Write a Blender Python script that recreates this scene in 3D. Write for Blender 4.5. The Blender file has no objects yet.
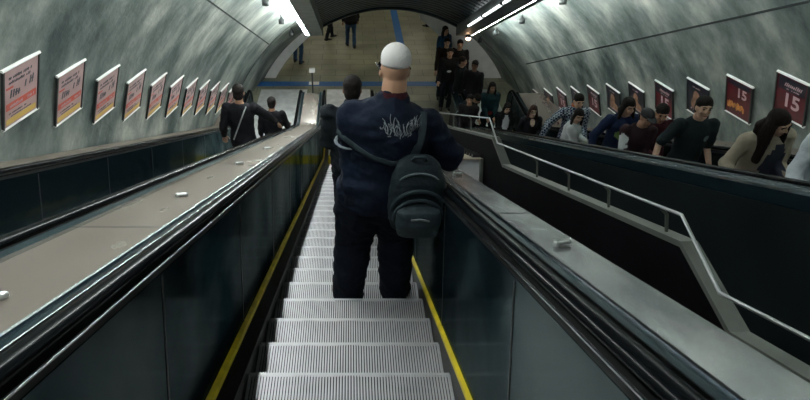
import bpy, bmesh, math, random
from mathutils import Vector, Matrix, Euler, noise
from mathutils.bvhtree import BVHTree
random.seed(7)
PI = math.pi
C = bpy.context.scene.collection
R = math.radians
TH = R(25.4); CT, ST = math.cos(TH), math.sin(TH)
PITCH = R(35.23)
H0 = 1.352                     # camera height above the line of step noses (perpendicular)
S0 = 12.96                     # where the slope meets the lower landing
KY, KZ = S0*CT - H0*ST, -S0*ST - H0*CT
FZ = KZ                        # level of the concourse floor
NS, PS = 2.65, .3655           # first nose and step pitch along the slope

def I(x, s, n): return Vector((x, s*CT + n*ST, -s*ST + n*CT))

# ------------------------------------------------------------------ materials
MATS = {}
def mat(name, col, rough=.6, metal=0., bump=0., bscale=30., var=0., vscale=4., emit=None, est=1., stretch=(1,1,1), spec=.5):
    if name in MATS: return MATS[name]
    m = bpy.data.materials.new(name); m.use_nodes = True
    nt = m.node_tree; b = nt.nodes['Principled BSDF']
    b.inputs['Base Color'].default_value = (*col, 1); b.inputs['Roughness'].default_value = rough
    b.inputs['Metallic'].default_value = metal; b.inputs['Specular IOR Level'].default_value = spec
    if emit:
        b.inputs['Emission Color'].default_value = (*emit, 1); b.inputs['Emission Strength'].default_value = est
    tc = nt.nodes.new('ShaderNodeTexCoord'); mp = nt.nodes.new('ShaderNodeMapping')
    mp.inputs['Scale'].default_value = stretch
    nt.links.new(tc.outputs['Object'], mp.inputs['Vector'])
    n = nt.nodes.new('ShaderNodeTexNoise'); n.inputs['Scale'].default_value = vscale; n.inputs['Detail'].default_value = 5
    nt.links.new(mp.outputs[0], n.inputs['Vector'])
    v = var if var > 0 else .06
    rp = nt.nodes.new('ShaderNodeValToRGB')
    rp.color_ramp.elements[0].position = .3; rp.color_ramp.elements[1].position = .7
    rp.color_ramp.elements[0].color = (*[c*(1-v) for c in col], 1)
    rp.color_ramp.elements[1].color = (*[min(1, c*(1+v)) for c in col], 1)
    nt.links.new(n.outputs['Fac'], rp.inputs['Fac']); nt.links.new(rp.outputs['Color'], b.inputs['Base Color'])
    if bump > 0:
        n2 = nt.nodes.new('ShaderNodeTexNoise'); n2.inputs['Scale'].default_value = bscale; n2.inputs['Detail'].default_value = 4
        nt.links.new(mp.outputs[0], n2.inputs['Vector'])
        bp = nt.nodes.new('ShaderNodeBump'); bp.inputs['Strength'].default_value = bump; bp.inputs['Distance'].default_value = .02
        nt.links.new(n2.outputs['Fac'], bp.inputs['Height']); nt.links.new(bp.outputs['Normal'], b.inputs['Normal'])
    MATS[name] = m
    return m

def concrete():
    m = bpy.data.materials.new('vault_concrete'); m.use_nodes = True
    nt = m.node_tree; b = nt.nodes['Principled BSDF']; L = nt.links
    b.inputs['Roughness'].default_value = .55
    uv = nt.nodes.new('ShaderNodeTexCoord')
    mp = nt.nodes.new('ShaderNodeMapping'); mp.inputs['Scale'].default_value = (1.0, .62, 1); mp.inputs['Rotation'].default_value = (0, 0, R(18))
    L.new(uv.outputs['UV'], mp.inputs['Vector'])
    n1 = nt.nodes.new('ShaderNodeTexNoise'); n1.inputs['Scale'].default_value = 1.15; n1.inputs['Detail'].default_value = 8; n1.inputs['Roughness'].default_value = .62
    L.new(mp.outputs[0], n1.inputs['Vector'])
    r1 = nt.nodes.new('ShaderNodeValToRGB')
    e = r1.color_ramp.elements
    e[0].position = .36; e[0].color = (.052, .076, .073, 1); e[1].position = .66; e[1].color = (.42, .43, .39, 1)
    k = e.new(.5); k.color = (.175, .205, .19, 1)
    L.new(n1.outputs['Fac'], r1.inputs['Fac'])
    mp2 = nt.nodes.new('ShaderNodeMapping'); mp2.inputs['Scale'].default_value = (4, 1.1, 1); mp2.inputs['Rotation'].default_value = (0, 0, R(14))
    L.new(uv.outputs['UV'], mp2.inputs['Vector'])
    n2 = nt.nodes.new('ShaderNodeTexNoise'); n2.inputs['Scale'].default_value = 1.6; n2.inputs['Detail'].default_value = 6
    L.new(mp2.outputs[0], n2.inputs['Vector'])
    r2 = nt.nodes.new('ShaderNodeValToRGB'); r2.color_ramp.elements[0].position = .3; r2.color_ramp.elements[0].color = (.72, .74, .74, 1)
    r2.color_ramp.elements[1].position = .65; r2.color_ramp.elements[1].color = (1.0, 1.0, 1.0, 1)
    L.new(n2.outputs['Fac'], r2.inputs['Fac'])
    mx = nt.nodes.new('ShaderNodeMixRGB'); mx.blend_type = 'MULTIPLY'; mx.inputs['Fac'].default_value = 1
    L.new(r1.outputs[0], mx.inputs[1]); L.new(r2.outputs[0], mx.inputs[2]); L.new(mx.outputs[0], b.inputs['Base Color'])
    n3 = nt.nodes.new('ShaderNodeTexNoise'); n3.inputs['Scale'].default_value = 14; n3.inputs['Detail'].default_value = 6
    L.new(uv.outputs['UV'], n3.inputs['Vector'])
    bp = nt.nodes.new('ShaderNodeBump'); bp.inputs['Strength'].default_value = .35; bp.inputs['Distance'].default_value = .02
    L.new(n3.outputs['Fac'], bp.inputs['Height']); L.new(bp.outputs['Normal'], b.inputs['Normal'])
    return m
M_vault = concrete()

def tiles():
    m = bpy.data.materials.new('floor_tiles'); m.use_nodes = True
    nt = m.node_tree; b = nt.nodes['Principled BSDF']; L = nt.links
    tc = nt.nodes.new('ShaderNodeTexCoord')
    br = nt.nodes.new('ShaderNodeTexBrick'); br.offset = .5
    br.inputs['Color1'].default_value = (.30, .30, .205, 1); br.inputs['Color2'].default_value = (.23, .24, .175, 1)
    br.inputs['Mortar'].default_value = (.13, .13, .10, 1); br.inputs['Scale'].default_value = 1
    br.inputs['Mortar Size'].default_value = .012; br.inputs['Brick Width'].default_value = .9; br.inputs['Row Height'].default_value = .45
    L.new(tc.outputs['Object'], br.inputs['Vector'])
    n = nt.nodes.new('ShaderNodeTexNoise'); n.inputs['Scale'].default_value = 1.3; n.inputs['Detail'].default_value = 5
    L.new(tc.outputs['Object'], n.inputs['Vector'])
    r = nt.nodes.new('ShaderNodeValToRGB'); r.color_ramp.elements[0].position = .3; r.color_ramp.elements[0].color = (.6, .62, .62, 1); r.color_ramp.elements[1].position = .7
    L.new(n.outputs['Fac'], r.inputs['Fac'])
    mx = nt.nodes.new('ShaderNodeMixRGB'); mx.blend_type = 'MULTIPLY'; mx.inputs['Fac'].default_value = 1
    L.new(br.outputs['Color'], mx.inputs[1]); L.new(r.outputs[0], mx.inputs[2]); L.new(mx.outputs[0], b.inputs['Base Color'])
    b.inputs['Roughness'].default_value = .42
    return m
M_tiles = tiles()
M_deck_edge = mat('polished_steel_edge', (.5, .53, .55), .2, 1., var=.01)
M_blue = mat('dark_blue_steel', (.025, .05, .065), .22, .6, var=.2)
M_panel_out = mat('dark_outer_panel', (.009, .013, .014), .4, 0., var=.3, vscale=1.5, spec=.15)
M_rubber = mat('black_rubber', (.004, .005, .006), .2, 0., spec=.05)
M_black = mat('black_skirt', (.004, .005, .005), .5)
M_yellow = mat('yellow_paint', (.66, .50, .012), .5, var=.22, vscale=9)
M_rib = mat('step_aluminium', (.50, .50, .52), .42, .35, var=.12, vscale=6)
M_groove = mat('step_groove', (.012, .012, .013), .6, .2)
M_beam = mat('beam_paint', (.17, .20, .20), .5, var=.2)
M_slat = mat('ceiling_slat', (.035, .055, .062), .38, .3, var=.2)
M_joint = mat('joint_dark', (.02, .028, .028), .8)
M_white = mat('white_paint', (.78, .78, .76), .5, var=.08)
M_ledge = mat('ledge_steel', (.105, .112, .10), .42, .3, var=.2, vscale=5)
M_wallblack = mat('divider_black', (.0035, .0032, .0042), .7, var=.3, spec=.03)
M_tube = mat('rail_tube_steel', (.5, .52, .52), .35, .8, var=.01)
M_bluefloor = mat('blue_tactile', (.015, .12, .34), .5, var=.15, vscale=12)
M_plate = mat('landing_plate_steel', (.72, .74, .74), .4, .3, var=.15, vscale=5, bump=.05, bscale=20)
M_fix = mat('fixture_dark', (.03, .035, .035), .4)
M_cove = mat('cove_lamp', (1, 1, 1), .5, emit=(.95, 1., .97), est=130)
M_tubeL = mat('fluorescent_glass', (1, 1, 1), .5, emit=(.95, 1., .98), est=6)
M_warm = mat('warm_lamp', (1, .8, .6), .5, emit=(1., .62, .36), est=34)
M_conc = mat('unseen_lamp_glow', (1, 1, 1), .5, emit=(1., .93, .78), est=13)

def polished(name, dark, light, diff, rough, vscale, stretch, bump, bscale, aniso=0.):
    """polished or brushed sheet steel: a mirror lobe of even strength over a dim diffuse base"""
    m = bpy.data.materials.new(name); m.use_nodes = True
    nt = m.node_tree; L = nt.links; nt.nodes.remove(nt.nodes['Principled BSDF']); out = nt.nodes['Material Output']
    tc = nt.nodes.new('ShaderNodeTexCoord'); mp = nt.nodes.new('ShaderNodeMapping'); mp.inputs['Scale'].default_value = stretch
    L.new(tc.outputs['Object'], mp.inputs['Vector'])
    n = nt.nodes.new('ShaderNodeTexNoise'); n.inputs['Scale'].default_value = vscale; n.inputs['Detail'].default_value = 4; L.new(mp.outputs[0], n.inputs['Vector'])
    r = nt.nodes.new('ShaderNodeValToRGB'); r.color_ramp.elements[0].position = .34; r.color_ramp.elements[1].position = .66
    r.color_ramp.elements[0].color = (*dark, 1); r.color_ramp.elements[1].color = (*light, 1); L.new(n.outputs['Fac'], r.inputs['Fac'])
    n2 = nt.nodes.new('ShaderNodeTexNoise'); n2.inputs['Scale'].default_value = bscale; n2.inputs['Detail'].default_value = 3; L.new(mp.outputs[0], n2.inputs['Vector'])
    b = nt.nodes.new('ShaderNodeBump'); b.inputs['Strength'].default_value = bump; b.inputs['Distance'].default_value = .02; L.new(n2.outputs['Fac'], b.inputs['Height'])
    g = nt.nodes.new('ShaderNodeBsdfGlossy'); g.inputs['Roughness'].default_value = rough; L.new(r.outputs[0], g.inputs['Color']); L.new(b.outputs[0], g.inputs['Normal'])
    d = nt.nodes.new('ShaderNodeBsdfDiffuse'); d.inputs['Color'].default_value = (*diff, 1)
    a = nt.nodes.new('ShaderNodeAddShader'); L.new(g.outputs[0], a.inputs[0]); L.new(d.outputs[0], a.inputs[1]); L.new(a.outputs[0], out.inputs['Surface'])
    return m
M_panel = polished('dark_polished_panel', (.010, .022, .026), (.105, .125, .122), (.003, .006, .008), .14, 1.1, (1, 1, 1), .22, 1.6)
M_deck = polished('brushed_steel_deck', (.16, .15, .14), (.40, .375, .35), (.125, .108, .094), .26, 1.6, (2.2, .8, .8), .05, 5)
M_deckr = polished('brushed_grey_deck', (.13, .14, .145), (.36, .37, .37), (.05, .05, .05), .22, 1.6, (2.2, .8, .8), .05, 5)

# ------------------------------------------------------------------ object helpers
def link_mesh(name, bm, mats, parent=None, smooth=False, loc=None):
    me = bpy.data.meshes.new(name); bm.to_mesh(me); bm.free()
    return link_me(name, me, mats, parent, smooth, loc)
def link_me(name, me, mats, parent=None, smooth=False, loc=None):
    o = bpy.data.objects.new(name, me); C.objects.link(o)
    me.materials.clear()
    for m in (mats if isinstance(mats, (list, tuple)) else [mats]): me.materials.append(m)
    if smooth:
        for p in me.polygons: p.use_smooth = True
    if parent: o.parent = parent
    if loc is not None: o.location = loc
    return o
def tag(o, label, cat, group=None, kind=None):
    o['label'] = label; o['category'] = cat
    if group: o['group'] = group
    if kind: o['kind'] = kind
    return o
def empty(name, loc=(0, 0, 0), rz=0):
    o = bpy.data.objects.new(name, None); C.objects.link(o); o.location = loc; o.rotation_euler = (0, 0, rz)
    o.empty_display_size = .1
    return o
KIDS = {}
def kids(o): return [c for c in bpy.data.objects if c.parent == o]
def copy_tree(o, parent=None):
    c = o.copy(); C.objects.link(c); c.parent = parent
    for ch in kids(o): copy_tree(ch, c)
    return c
def struct(o, label=None):
    o['kind'] = 'structure'
    if label: o['label'] = label
    return o

def prism(bm, pts, axis_vec, mi=0):
    """closed polygon extruded by a vector"""
    a = [bm.verts.new(p) for p in pts]; b = [bm.verts.new(Vector(p)+Vector(axis_vec)) for p in pts]
    n = len(pts); fs = []
    fs.append(bm.faces.new(a[::-1])); fs.append(bm.faces.new(b))
    for i in range(n): fs.append(bm.faces.new((a[i], a[(i+1) % n], b[(i+1) % n], b[i])))
    for f in fs: f.material_index = mi
    return fs
def box(bm, lo, hi, mi=0):
    x0, y0, z0 = lo; x1, y1, z1 = hi
    return prism(bm, [(x0, y0, z0), (x1, y0, z0), (x1, y1, z0), (x0, y1, z0)], (0, 0, z1-z0), mi)
def slope_box(bm, x0, x1, s0, s1, n0, n1, mi=0):
    pts = [I(x0, s0, n0), I(x1, s0, n0), I(x1, s1, n0), I(x0, s1, n0)]
    v = I(0, 0, n1) - I(0, 0, n0)
    return prism(bm, pts, v, mi)
def fixn(bm): bmesh.ops.recalc_face_normals(bm, faces=bm.faces[:])

# sweep path of an escalator: frames (baseY, baseZ, offY, offZ)
RA = 1.6
SA = S0 - RA*math.tan(TH/2)
def path(s_start=-1.5, flat=2.0, ds=.9, newel=None):
    fr = []; n = max(1, int((SA-s_start)/ds))
    for i in range(n+1):
        s = s_start + (SA-s_start)*i/n
        p = I(0, s, -H0); fr.append((p.y, p.z, ST, CT))
    cy, cz = I(0, SA, -H0).y + RA*ST, I(0, SA, -H0).z + RA*CT
    for i in range(1, 9):
        a = TH*(1-i/8); fr.append((cy-RA*math.sin(a), cz-RA*math.cos(a), math.sin(a), math.cos(a)))
    if flat > 0:
        fr.append((KY+flat, KZ, 0, 1))
    return fr
def sweep(bm, prof, fr, mi=0, cap=True):
    rings = [[bm.verts.new((x, by+d*oy, bz+d*oz)) for x, d in prof] for by, bz, oy, oz in fr]
    n = len(prof); fs = []
    for a, b in zip(rings, rings[1:]):
        for i in range(n): fs.append(bm.faces.new((a[i], a[(i+1) % n], b[(i+1) % n], b[i])))
    if cap: fs.append(bm.faces.new(rings[0][::-1])); fs.append(bm.faces.new(rings[-1]))
    for f in fs: f.material_index = mi
    return fs

def tube(bm, pts, rad, segs=12, mi=0, side=None, round_ends=True):
    """rounded tube through pts; rad entries r or (rx, ry) with rx along 'side'"""
    pts = [Vector(p) for p in pts]
    rad = [r if isinstance(r, (tuple, list)) else (r, r) for r in (rad if isinstance(rad, (list, tuple)) and len(rad) == len(pts) else [rad]*len(pts))]
    P, Q = list(pts), list(rad)
    if round_ends:
        t0 = (pts[0]-pts[1]).normalized(); t1 = (pts[-1]-pts[-2]).normalized()
        r0, r1 = min(rad[0]), min(rad[-1])
        sc = lambda q, k: (q[0]*k, q[1]*k)
        P = [pts[0]+t0*r0*.97, pts[0]+t0*r0*.8, pts[0]+t0*r0*.45]+P+[pts[-1]+t1*r1*.45, pts[-1]+t1*r1*.8, pts[-1]+t1*r1*.97]
        Q = [sc(rad[0], .25), sc(rad[0], .6), sc(rad[0], .9)]+Q+[sc(rad[-1], .9), sc(rad[-1], .6), sc(rad[-1], .25)]
    rings = []; n = len(P)
    prev = Vector(side) if side is not None else None
    for i in range(n):
        t = (P[min(i+1, n-1)]-P[max(i-1, 0)]).normalized()
        if prev is None:
            prev = Vector((1, 0, 0)) if abs(t.x) < .8 else Vector((0, 1, 0))
        u = prev - t*prev.dot(t)
        if u.length < 1e-4: u = t.orthogonal()
        u.normalize(); prev = u; w = t.cross(u)
        rings.append([bm.verts.new(P[i]+u*Q[i][0]*math.cos(2*PI*k/segs)+w*Q[i][1]*math.sin(2*PI*k/segs)) for k in range(segs)])
    fs = [bm.faces.new(rings[0][::-1]), bm.faces.new(rings[-1])]
    for a, b in zip(rings, rings[1:]):
        for k in range(segs): fs.append(bm.faces.new((a[k], a[(k+1) % segs], b[(k+1) % segs], b[k])))
    for f in fs: f.material_index = mi
    return fs
def ell(bm, c, r, M=None, sub=3):
    M4 = Matrix.Translation(Vector(c)) @ Matrix.Diagonal((r[0], r[1], r[2], 1))
    if M is not None: M4 = M @ M4
    bmesh.ops.create_icosphere(bm, subdivisions=sub, radius=1, matrix=M4)
def remesh(bm, voxel, it=2, disp=0., dscale=8., seed=0):
    bmesh.ops.recalc_face_normals(bm, faces=bm.faces[:])
    me = bpy.data.meshes.new('tmp'); bm.to_mesh(me); bm.free()
    o = bpy.data.objects.new('tmp', me); C.objects.link(o)
    m = o.modifiers.new('r', 'REMESH'); m.mode = 'VOXEL'; m.voxel_size = voxel
    s = o.modifiers.new('s', 'SMOOTH'); s.factor = .5; s.iterations = it
    dg = bpy.context.evaluated_depsgraph_get()
    out = bpy.data.meshes.new_from_object(o.evaluated_get(dg), depsgraph=dg)
    bpy.data.objects.remove(o); bpy.data.meshes.remove(me)
    if disp:
        off = Vector((seed*3.1, seed*1.7, 0))
        nv = [v.normal.copy() for v in out.vertices]
        for v, nn in zip(out.vertices, nv):
            p = v.co*dscale+off
            q = Vector((p.x, p.y, p.z*1.8))
            v.co += nn*(disp*(noise.noise(q)+.5*noise.noise(q*2.1)))
    return out

# ------------------------------------------------------------------ people
def ik(a, t, l1, l2, hint):
    a = Vector(a); t = Vector(t); d = t-a; L = min(d.length, (l1+l2)*.995); u = d.normalized(); t = a+u*L
    x = (l1*l1-l2*l2+L*L)/(2*L); h = math.sqrt(max(0, l1*l1-x*x))
    hv = Vector(hint); hv = hv-u*hv.dot(u)
    if hv.length < 1e-4: hv = u.orthogonal()
    return a+u*x+hv.normalized()*h, t

def hand(bm, w, d, palm, side, k=1.0, curl=.6):
    """palm, four bent fingers and a thumb; d = direction, palm = palm normal, side = thumb direction"""
    d = Vector(d).normalized(); palm = Vector(palm); palm = (palm-d*palm.dot(d)).normalized()
    s = d.cross(palm).normalized()
    if s.dot(Vector(side)) < 0: s = -s
    tube(bm, [w-d*.01, w+d*.04*k, w+d*.088*k], [(.022*k, .019*k), (.036*k, .016*k), (.041*k, .014*k)], 10, side=s)
    for i, (off, ln) in enumerate(((.031, .072), (.0105, .080), (-.0105, .074), (-.031, .058))):
        b = w+d*.088*k+s*off*k
        c1 = curl*.55; c2 = curl*1.5
        d1 = (d*math.cos(c1)+palm*math.sin(c1)+s*off*1.8).normalized(); d2 = (d*math.cos(c2)+palm*math.sin(c2)).normalized()
        m = b+d1*ln*.55*k
        tube(bm, [b-d*.012, m, m+d2*ln*.5*k], [.0098*k, .009*k, .0075*k], 8)
    b = w+d*.025*k+s*.026*k
    d1 = (d*.62+s*.7+palm*.32).normalized(); m = b+d1*.042*k
    tube(bm, [b, m, m+(d*.85+s*.3+palm*.4).normalized()*.032*k], [.0125*k, .011*k, .009*k], 8)

SKIN = {'light': (.66, .42, .30), 'tan': (.50, .29, .19), 'brown': (.22, .115, .07), 'pale': (.66, .44, .34)}
def skinmat(s): return mat('skin_'+s, SKIN[s], .5, var=.08, vscale=14, bump=.05, bscale=60)
def cloth(name, col, rough=.85, bump=.5, bscale=22): return mat('cloth_'+name, col, rough, 0, bump=bump, bscale=bscale, var=.2, vscale=5, spec=.2)

def person(label, loc, rz, H=1.72, lean=(0, 0, 0), head=(0, 0, 0), wl=(-.26, .12, .85), wr=(.26, .12, .85), el=None, er=None,
           fl=(-.10, 0), fr=(.10, 0), toes=(8, 8), skin='tan', hair='short', hcol=(.012, .009, .008), top=('black', (.01, .01, .012)), sleeve='long',
           pants=('dark', (.012, .015, .022)), shoe=(.02, .02, .02), fat=1., legfat=1., vox=.014, loose=.016, group=None,
           collar=None, extras=None, pl=(0, 0, -1), pr=(0, 0, -1), female=False, hipshift=0., detail=True, curl=.6, shz=1.42, neck=0.):
    root = empty('person', loc, rz)
    tag(root, label, 'person', group)
    k = H/1.75
    T = Matrix.Translation((hipshift, 0, .95)) @ Euler((R(-lean[0]), R(lean[1]), R(lean[2])), 'YXZ').to_matrix().to_4x4() @ Matrix.Translation((0, 0, -.95))
    sw = .185*(.92 if female else 1.)*(1+(fat-1)*.45)
    shL, shR = T @ Vector((-sw, 0, shz)), T @ Vector((sw, 0, shz))
    rx = Vector(T.to_3x3() @ Vector((1, 0, 0)))
    eL, wL = ik(shL, wl, .295, .265, el or (-.2, -.85, -.5)); eR, wR = ik(shR, wr, .295, .265, er or (.2, -.85, -.5))
    hipL, hipR = Vector((-.095+hipshift, 0, .92)), Vector((.095+hipshift, 0, .92))
    aL, aR = Vector((fl[0], fl[1], .085)), Vector((fr[0], fr[1], .085))
    kL, aL = ik(hipL, aL, .44, .415, (-.1, 1, 0)); kR, aR = ik(hipR, aR, .44, .415, (.1, 1, 0))
    HM = T @ Matrix.Translation((0, .005, 1.50+neck)) @ Euler((R(-head[0]), R(head[2]), R(head[1])), 'YXZ').to_matrix().to_4x4() @ Matrix.Translation((0, .02, .135))
    def torso(bm, e, z0=.86, z1=1.47):
        f = fat
        prof = [(.84, .165*f+e, .118*f+e, 0), (.92, .168*f+e, .125*f+e, -.01), (1.02, .155*f+e, .118*f+e, 0), (1.12, .150*f+e, .112*f+e, .005),
                (1.24, .165*f+e, .118*f+e, 0), (1.34, .172*f+e, .118*f+e, -.005), (1.42, .165*f+e, .098*f+e, -.01), (1.465, .115*(1+(f-1)*.6)+e, .075+e, -.008), (1.49, .075+e, .062+e, -.002)]
        if female: prof = [(z, a*.92, b*(1.0 if abs(z-1.3) > .08 else 1.08), y) for z, a, b, y in prof]
        pr2 = [q for q in prof if z0-.03 <= q[0] <= z1+.03]
        tube(bm, [T @ Vector((0, y, z)) for z, a, b, y in pr2], [(a, b) for z, a, b, y in pr2], 20, side=rx, round_ends=False)
    # body: one continuous mesh
    bm = bmesh.new()
    torso(bm, -.02, .84, 1.5)
    tube(bm, [T @ Vector((0, -.012, 1.42)), HM @ Vector((0, -.028, -.06))], [.06*(1+(fat-1)*.9), .055*(1+(fat-1)*.9)], 14)
    ell(bm, (0, -.012, .022), (.076, .097, .098), HM); ell(bm, (0, .022, -.045), (.058, .068, .078), HM)
    ell(bm, (0, .062, -.098), (.028, .026, .022), HM, 2)
    tube(bm, [HM @ Vector((0, .088, .018)), HM @ Vector((0, .106, -.022))], [.009, .0145], 8)
    tube(bm, [HM @ Vector((-.045, .075, .03)), HM @ Vector((0, .086, .034)), HM @ Vector((.045, .075, .03))], .010, 8)
    for s_ in (-1, 1):
        ell(bm, (s_*.078, -.008, -.012), (.009, .018, .031), HM, 2); ell(bm, (s_*.04, .06, -.03), (.022, .022, .022), HM, 2)
    for sh, e, w in ((shL, eL, wL), (shR, eR, wR)):
        tube(bm, [sh, (sh+e)/2, e], [.05, .044, .037], 12); tube(bm, [e, e.lerp(w, .35), w], [.036, .037, .024], 12)
    hand(bm, wL, wL-eL, pl, (1, .3, .2), 1., curl); hand(bm, wR, wR-eR, pr, (-1, .3, .2), 1., curl)
    for h, q, a in ((hipL, kL, aL), (hipR, kR, aR)):
        tube(bm, [h, h.lerp(q, .5), q], [.082, .068, .05], 12); tube(bm, [q, q.lerp(a, .35), a], [.048, .05, .034], 12)
    for v in bm.verts: v.co *= k
    link_me('body', remesh(bm, vox*.8, 1), skinmat(skin), root, True)
    # top
    bm = bmesh.new(); e = loose
    torso(bm, e, .84, 1.49)
    for sh, el_, w in ((shL, eL, wL), (shR, eR, wR)):
        q = loose*.9
        if sleeve == 'long':
            tube(bm, [sh, (sh+el_)/2, el_], [.062+q, .054+q, .048+q], 14); tube(bm, [el_, el_.lerp(w, .5), el_.lerp(w, .93)], [.047+q, .041+q, .032+q*.8], 14)
        else: tube(bm, [sh, sh.lerp(el_, .5), sh.lerp(el_, .85)], [.062+q, .056+q, .054+q], 14)
    if collar: tube(bm, [T @ Vector((0, -.012, 1.45)), T @ Vector((0, -.012, 1.487))], [(.085+e*.4, .08+e*.4)]*2, 16, side=rx)
    for v in bm.verts: v.co *= k
    topme = remesh(bm, vox, 2, .010 if loose < .03 else .02, 7, random.random()*20)
    topo = link_me(top[2] if len(top) > 2 else 'shirt', topme, cloth(top[0], top[1]), root, True)
    if collar and not isinstance(collar, bool):
        bm = bmesh.new(); tube(bm, [T @ Vector((0, -.012, 1.488)), T @ Vector((0, -.010, 1.510))], [(.082+e*.3, .080+e*.3), (.078+e*.1, .076+e*.1)], 18, side=rx)
        for v in bm.verts: v.co *= k
        link_mesh('collar', bm, cloth(*collar), root, True)
    # trousers
    bm = bmesh.new()
    tube(bm, [Vector((hipshift, 0, .84)), Vector((hipshift, -.01, .93)), Vector((hipshift, 0, 1.0))], [(.17*fat, .122*fat), (.172*fat, .13*fat), (.158*fat, .118*fat)], 18, side=(1, 0, 0))
    g = legfat
    for h, q, a in ((hipL, kL, aL), (hipR, kR, aR)):
        tube(bm, [h, h.lerp(q, .5), q, q.lerp(a, .5), a+Vector((0, 0, -.03))], [.098*g, .088*g, .072*g, .068*g, .062*g], 14)
    for v in bm.verts: v.co *= k
    link_me('trousers', remesh(bm, vox, 2, .012, 8, random.random()*20), cloth(*pants), root, True)
    # shoes
    for a, tt in ((aL, toes[0]), (aR, -toes[1])):
        bm = bmesh.new(); rt = Matrix.Rotation(R(tt), 3, 'Z')
        f0 = Vector((a.x, a.y, 0))
        tube(bm, [f0+rt @ Vector((0, -.05, .045)), f0+rt @ Vector((0, .04, .046)), f0+rt @ Vector((0, .13, .034)), f0+rt @ Vector((0, .175, .028))],
             [(.038, .042), (.043, .044), (.047, .032), (.036, .024)], 14, side=rt @ Vector((1, 0, 0)))
        tube(bm, [f0+Vector((0, -.03, .05)), a+Vector((0, -.01, .02))], [.044, .046], 12)
        for v in bm.verts:
            v.co.z = max(v.co.z, 0.0); v.co *= k
        link_mesh('shoe', bm, mat('shoe_%02d' % int(sum(shoe)*50), shoe, .5), root, True)
    # hair
    bm = bmesh.new(); hn = 'hair'
    if hair in ('short', 'bob', 'long', 'bun', 'hang'):
        ell(bm, (0, -.020, .045), (.085, .1035, .090), HM)
        ell(bm, (0, -.05, -.02), (.074, .068, .08), HM)
    if hair in ('bob', 'long', 'hang'):
        ln = {'bob': .13, 'long': .26, 'hang': .34}[hair]; sp = 1.5 if hair == 'hang' else 1.
        for s_ in (-1, 1):
            p0 = HM @ Vector((s_*.066, -.01, .04)); p1 = HM @ Vector((s_*.085, .0, -.07)); p2 = p1+Vector((s_*.02, 0, -(ln-.07))) + (HM.to_3x3() @ Vector((0, .03*sp, -.03)))
            tube(bm, [p0, p1, p2], [(.024, .045), (.028*sp, .052*sp), (.02*sp, .03*sp)], 10, side=HM.to_3x3() @ Vector((1, 0, 0)))
        p0 = HM @ Vector((0, -.06, 0)); p1 = HM @ Vector((0, -.085, -.10)); p2 = p1+Vector((0, -.01, -(ln-.10)))
        tube(bm, [p0, p1, p2], [(.07, .045), (.085*sp, .045*sp), (.06*sp, .025*sp)], 12, side=HM.to_3x3() @ Vector((1, 0, 0)))
    if hair == 'bun': ell(bm, (0, -.12, .06), (.04, .04, .04), HM)
    if hair in ('cap', 'stubble'):
        ell(bm, (0, -.05, -.018), (.0745, .066, .066), HM)
    if len(bm.verts):
        for v in bm.verts: v.co *= k
        hm = mat('hair_%d' % int(sum(hcol)*1000), hcol, .7, spec=.2, var=.4, vscale=30, bump=.6, bscale=50, stretch=(3, 3, .4))
        link_me('hair', remesh(bm, vox*.9, 2, .004, 20, 3), hm, root, True)
    else: bm.free()
    if detail:
        ey = cloth('eye_dark', (.01, .008, .007)); 
        for s_ in (-1, 1):
            bm = bmesh.new(); ell(bm, (s_*.031, .0765, .008), (.014, .007, .0075), HM, 2)
            for v in bm.verts: v.co *= k
            link_mesh('eye', bm, ey, root, True)
            bm = bmesh.new(); tube(bm, [HM @ Vector((s_*.014, .094, .032)), HM @ Vector((s_*.036, .091, .036)), HM @ Vector((s_*.052, .08, .03))], [.0045, .0055, .003], 6)
            for v in bm.verts: v.co *= k
            link_mesh('eyebrow', bm, ey, root, True)
        bm = bmesh.new(); tube(bm, [HM @ Vector((-.024, .081, -.066)), HM @ Vector((0, .091, -.063)), HM @ Vector((.024, .081, -.066))], [.004, .0075, .004], 8)
        for v in bm.verts: v.co *= k
        link_mesh('lips', bm, mat('lips', (.32, .12, .10), .5), root, True)
    if extras: extras(root, dict(HM=HM, T=T, k=k, wL=wL, wR=wR, eL=eL, eR=eR, shL=shL, shR=shR, top=topme, rx=rx))
    return root

def tread(k, x):               # where a person stands on step k
    s = NS+PS*k; p = I(x, s, -H0)
    return Vector((x, p.y-.15, p.z))

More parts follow.
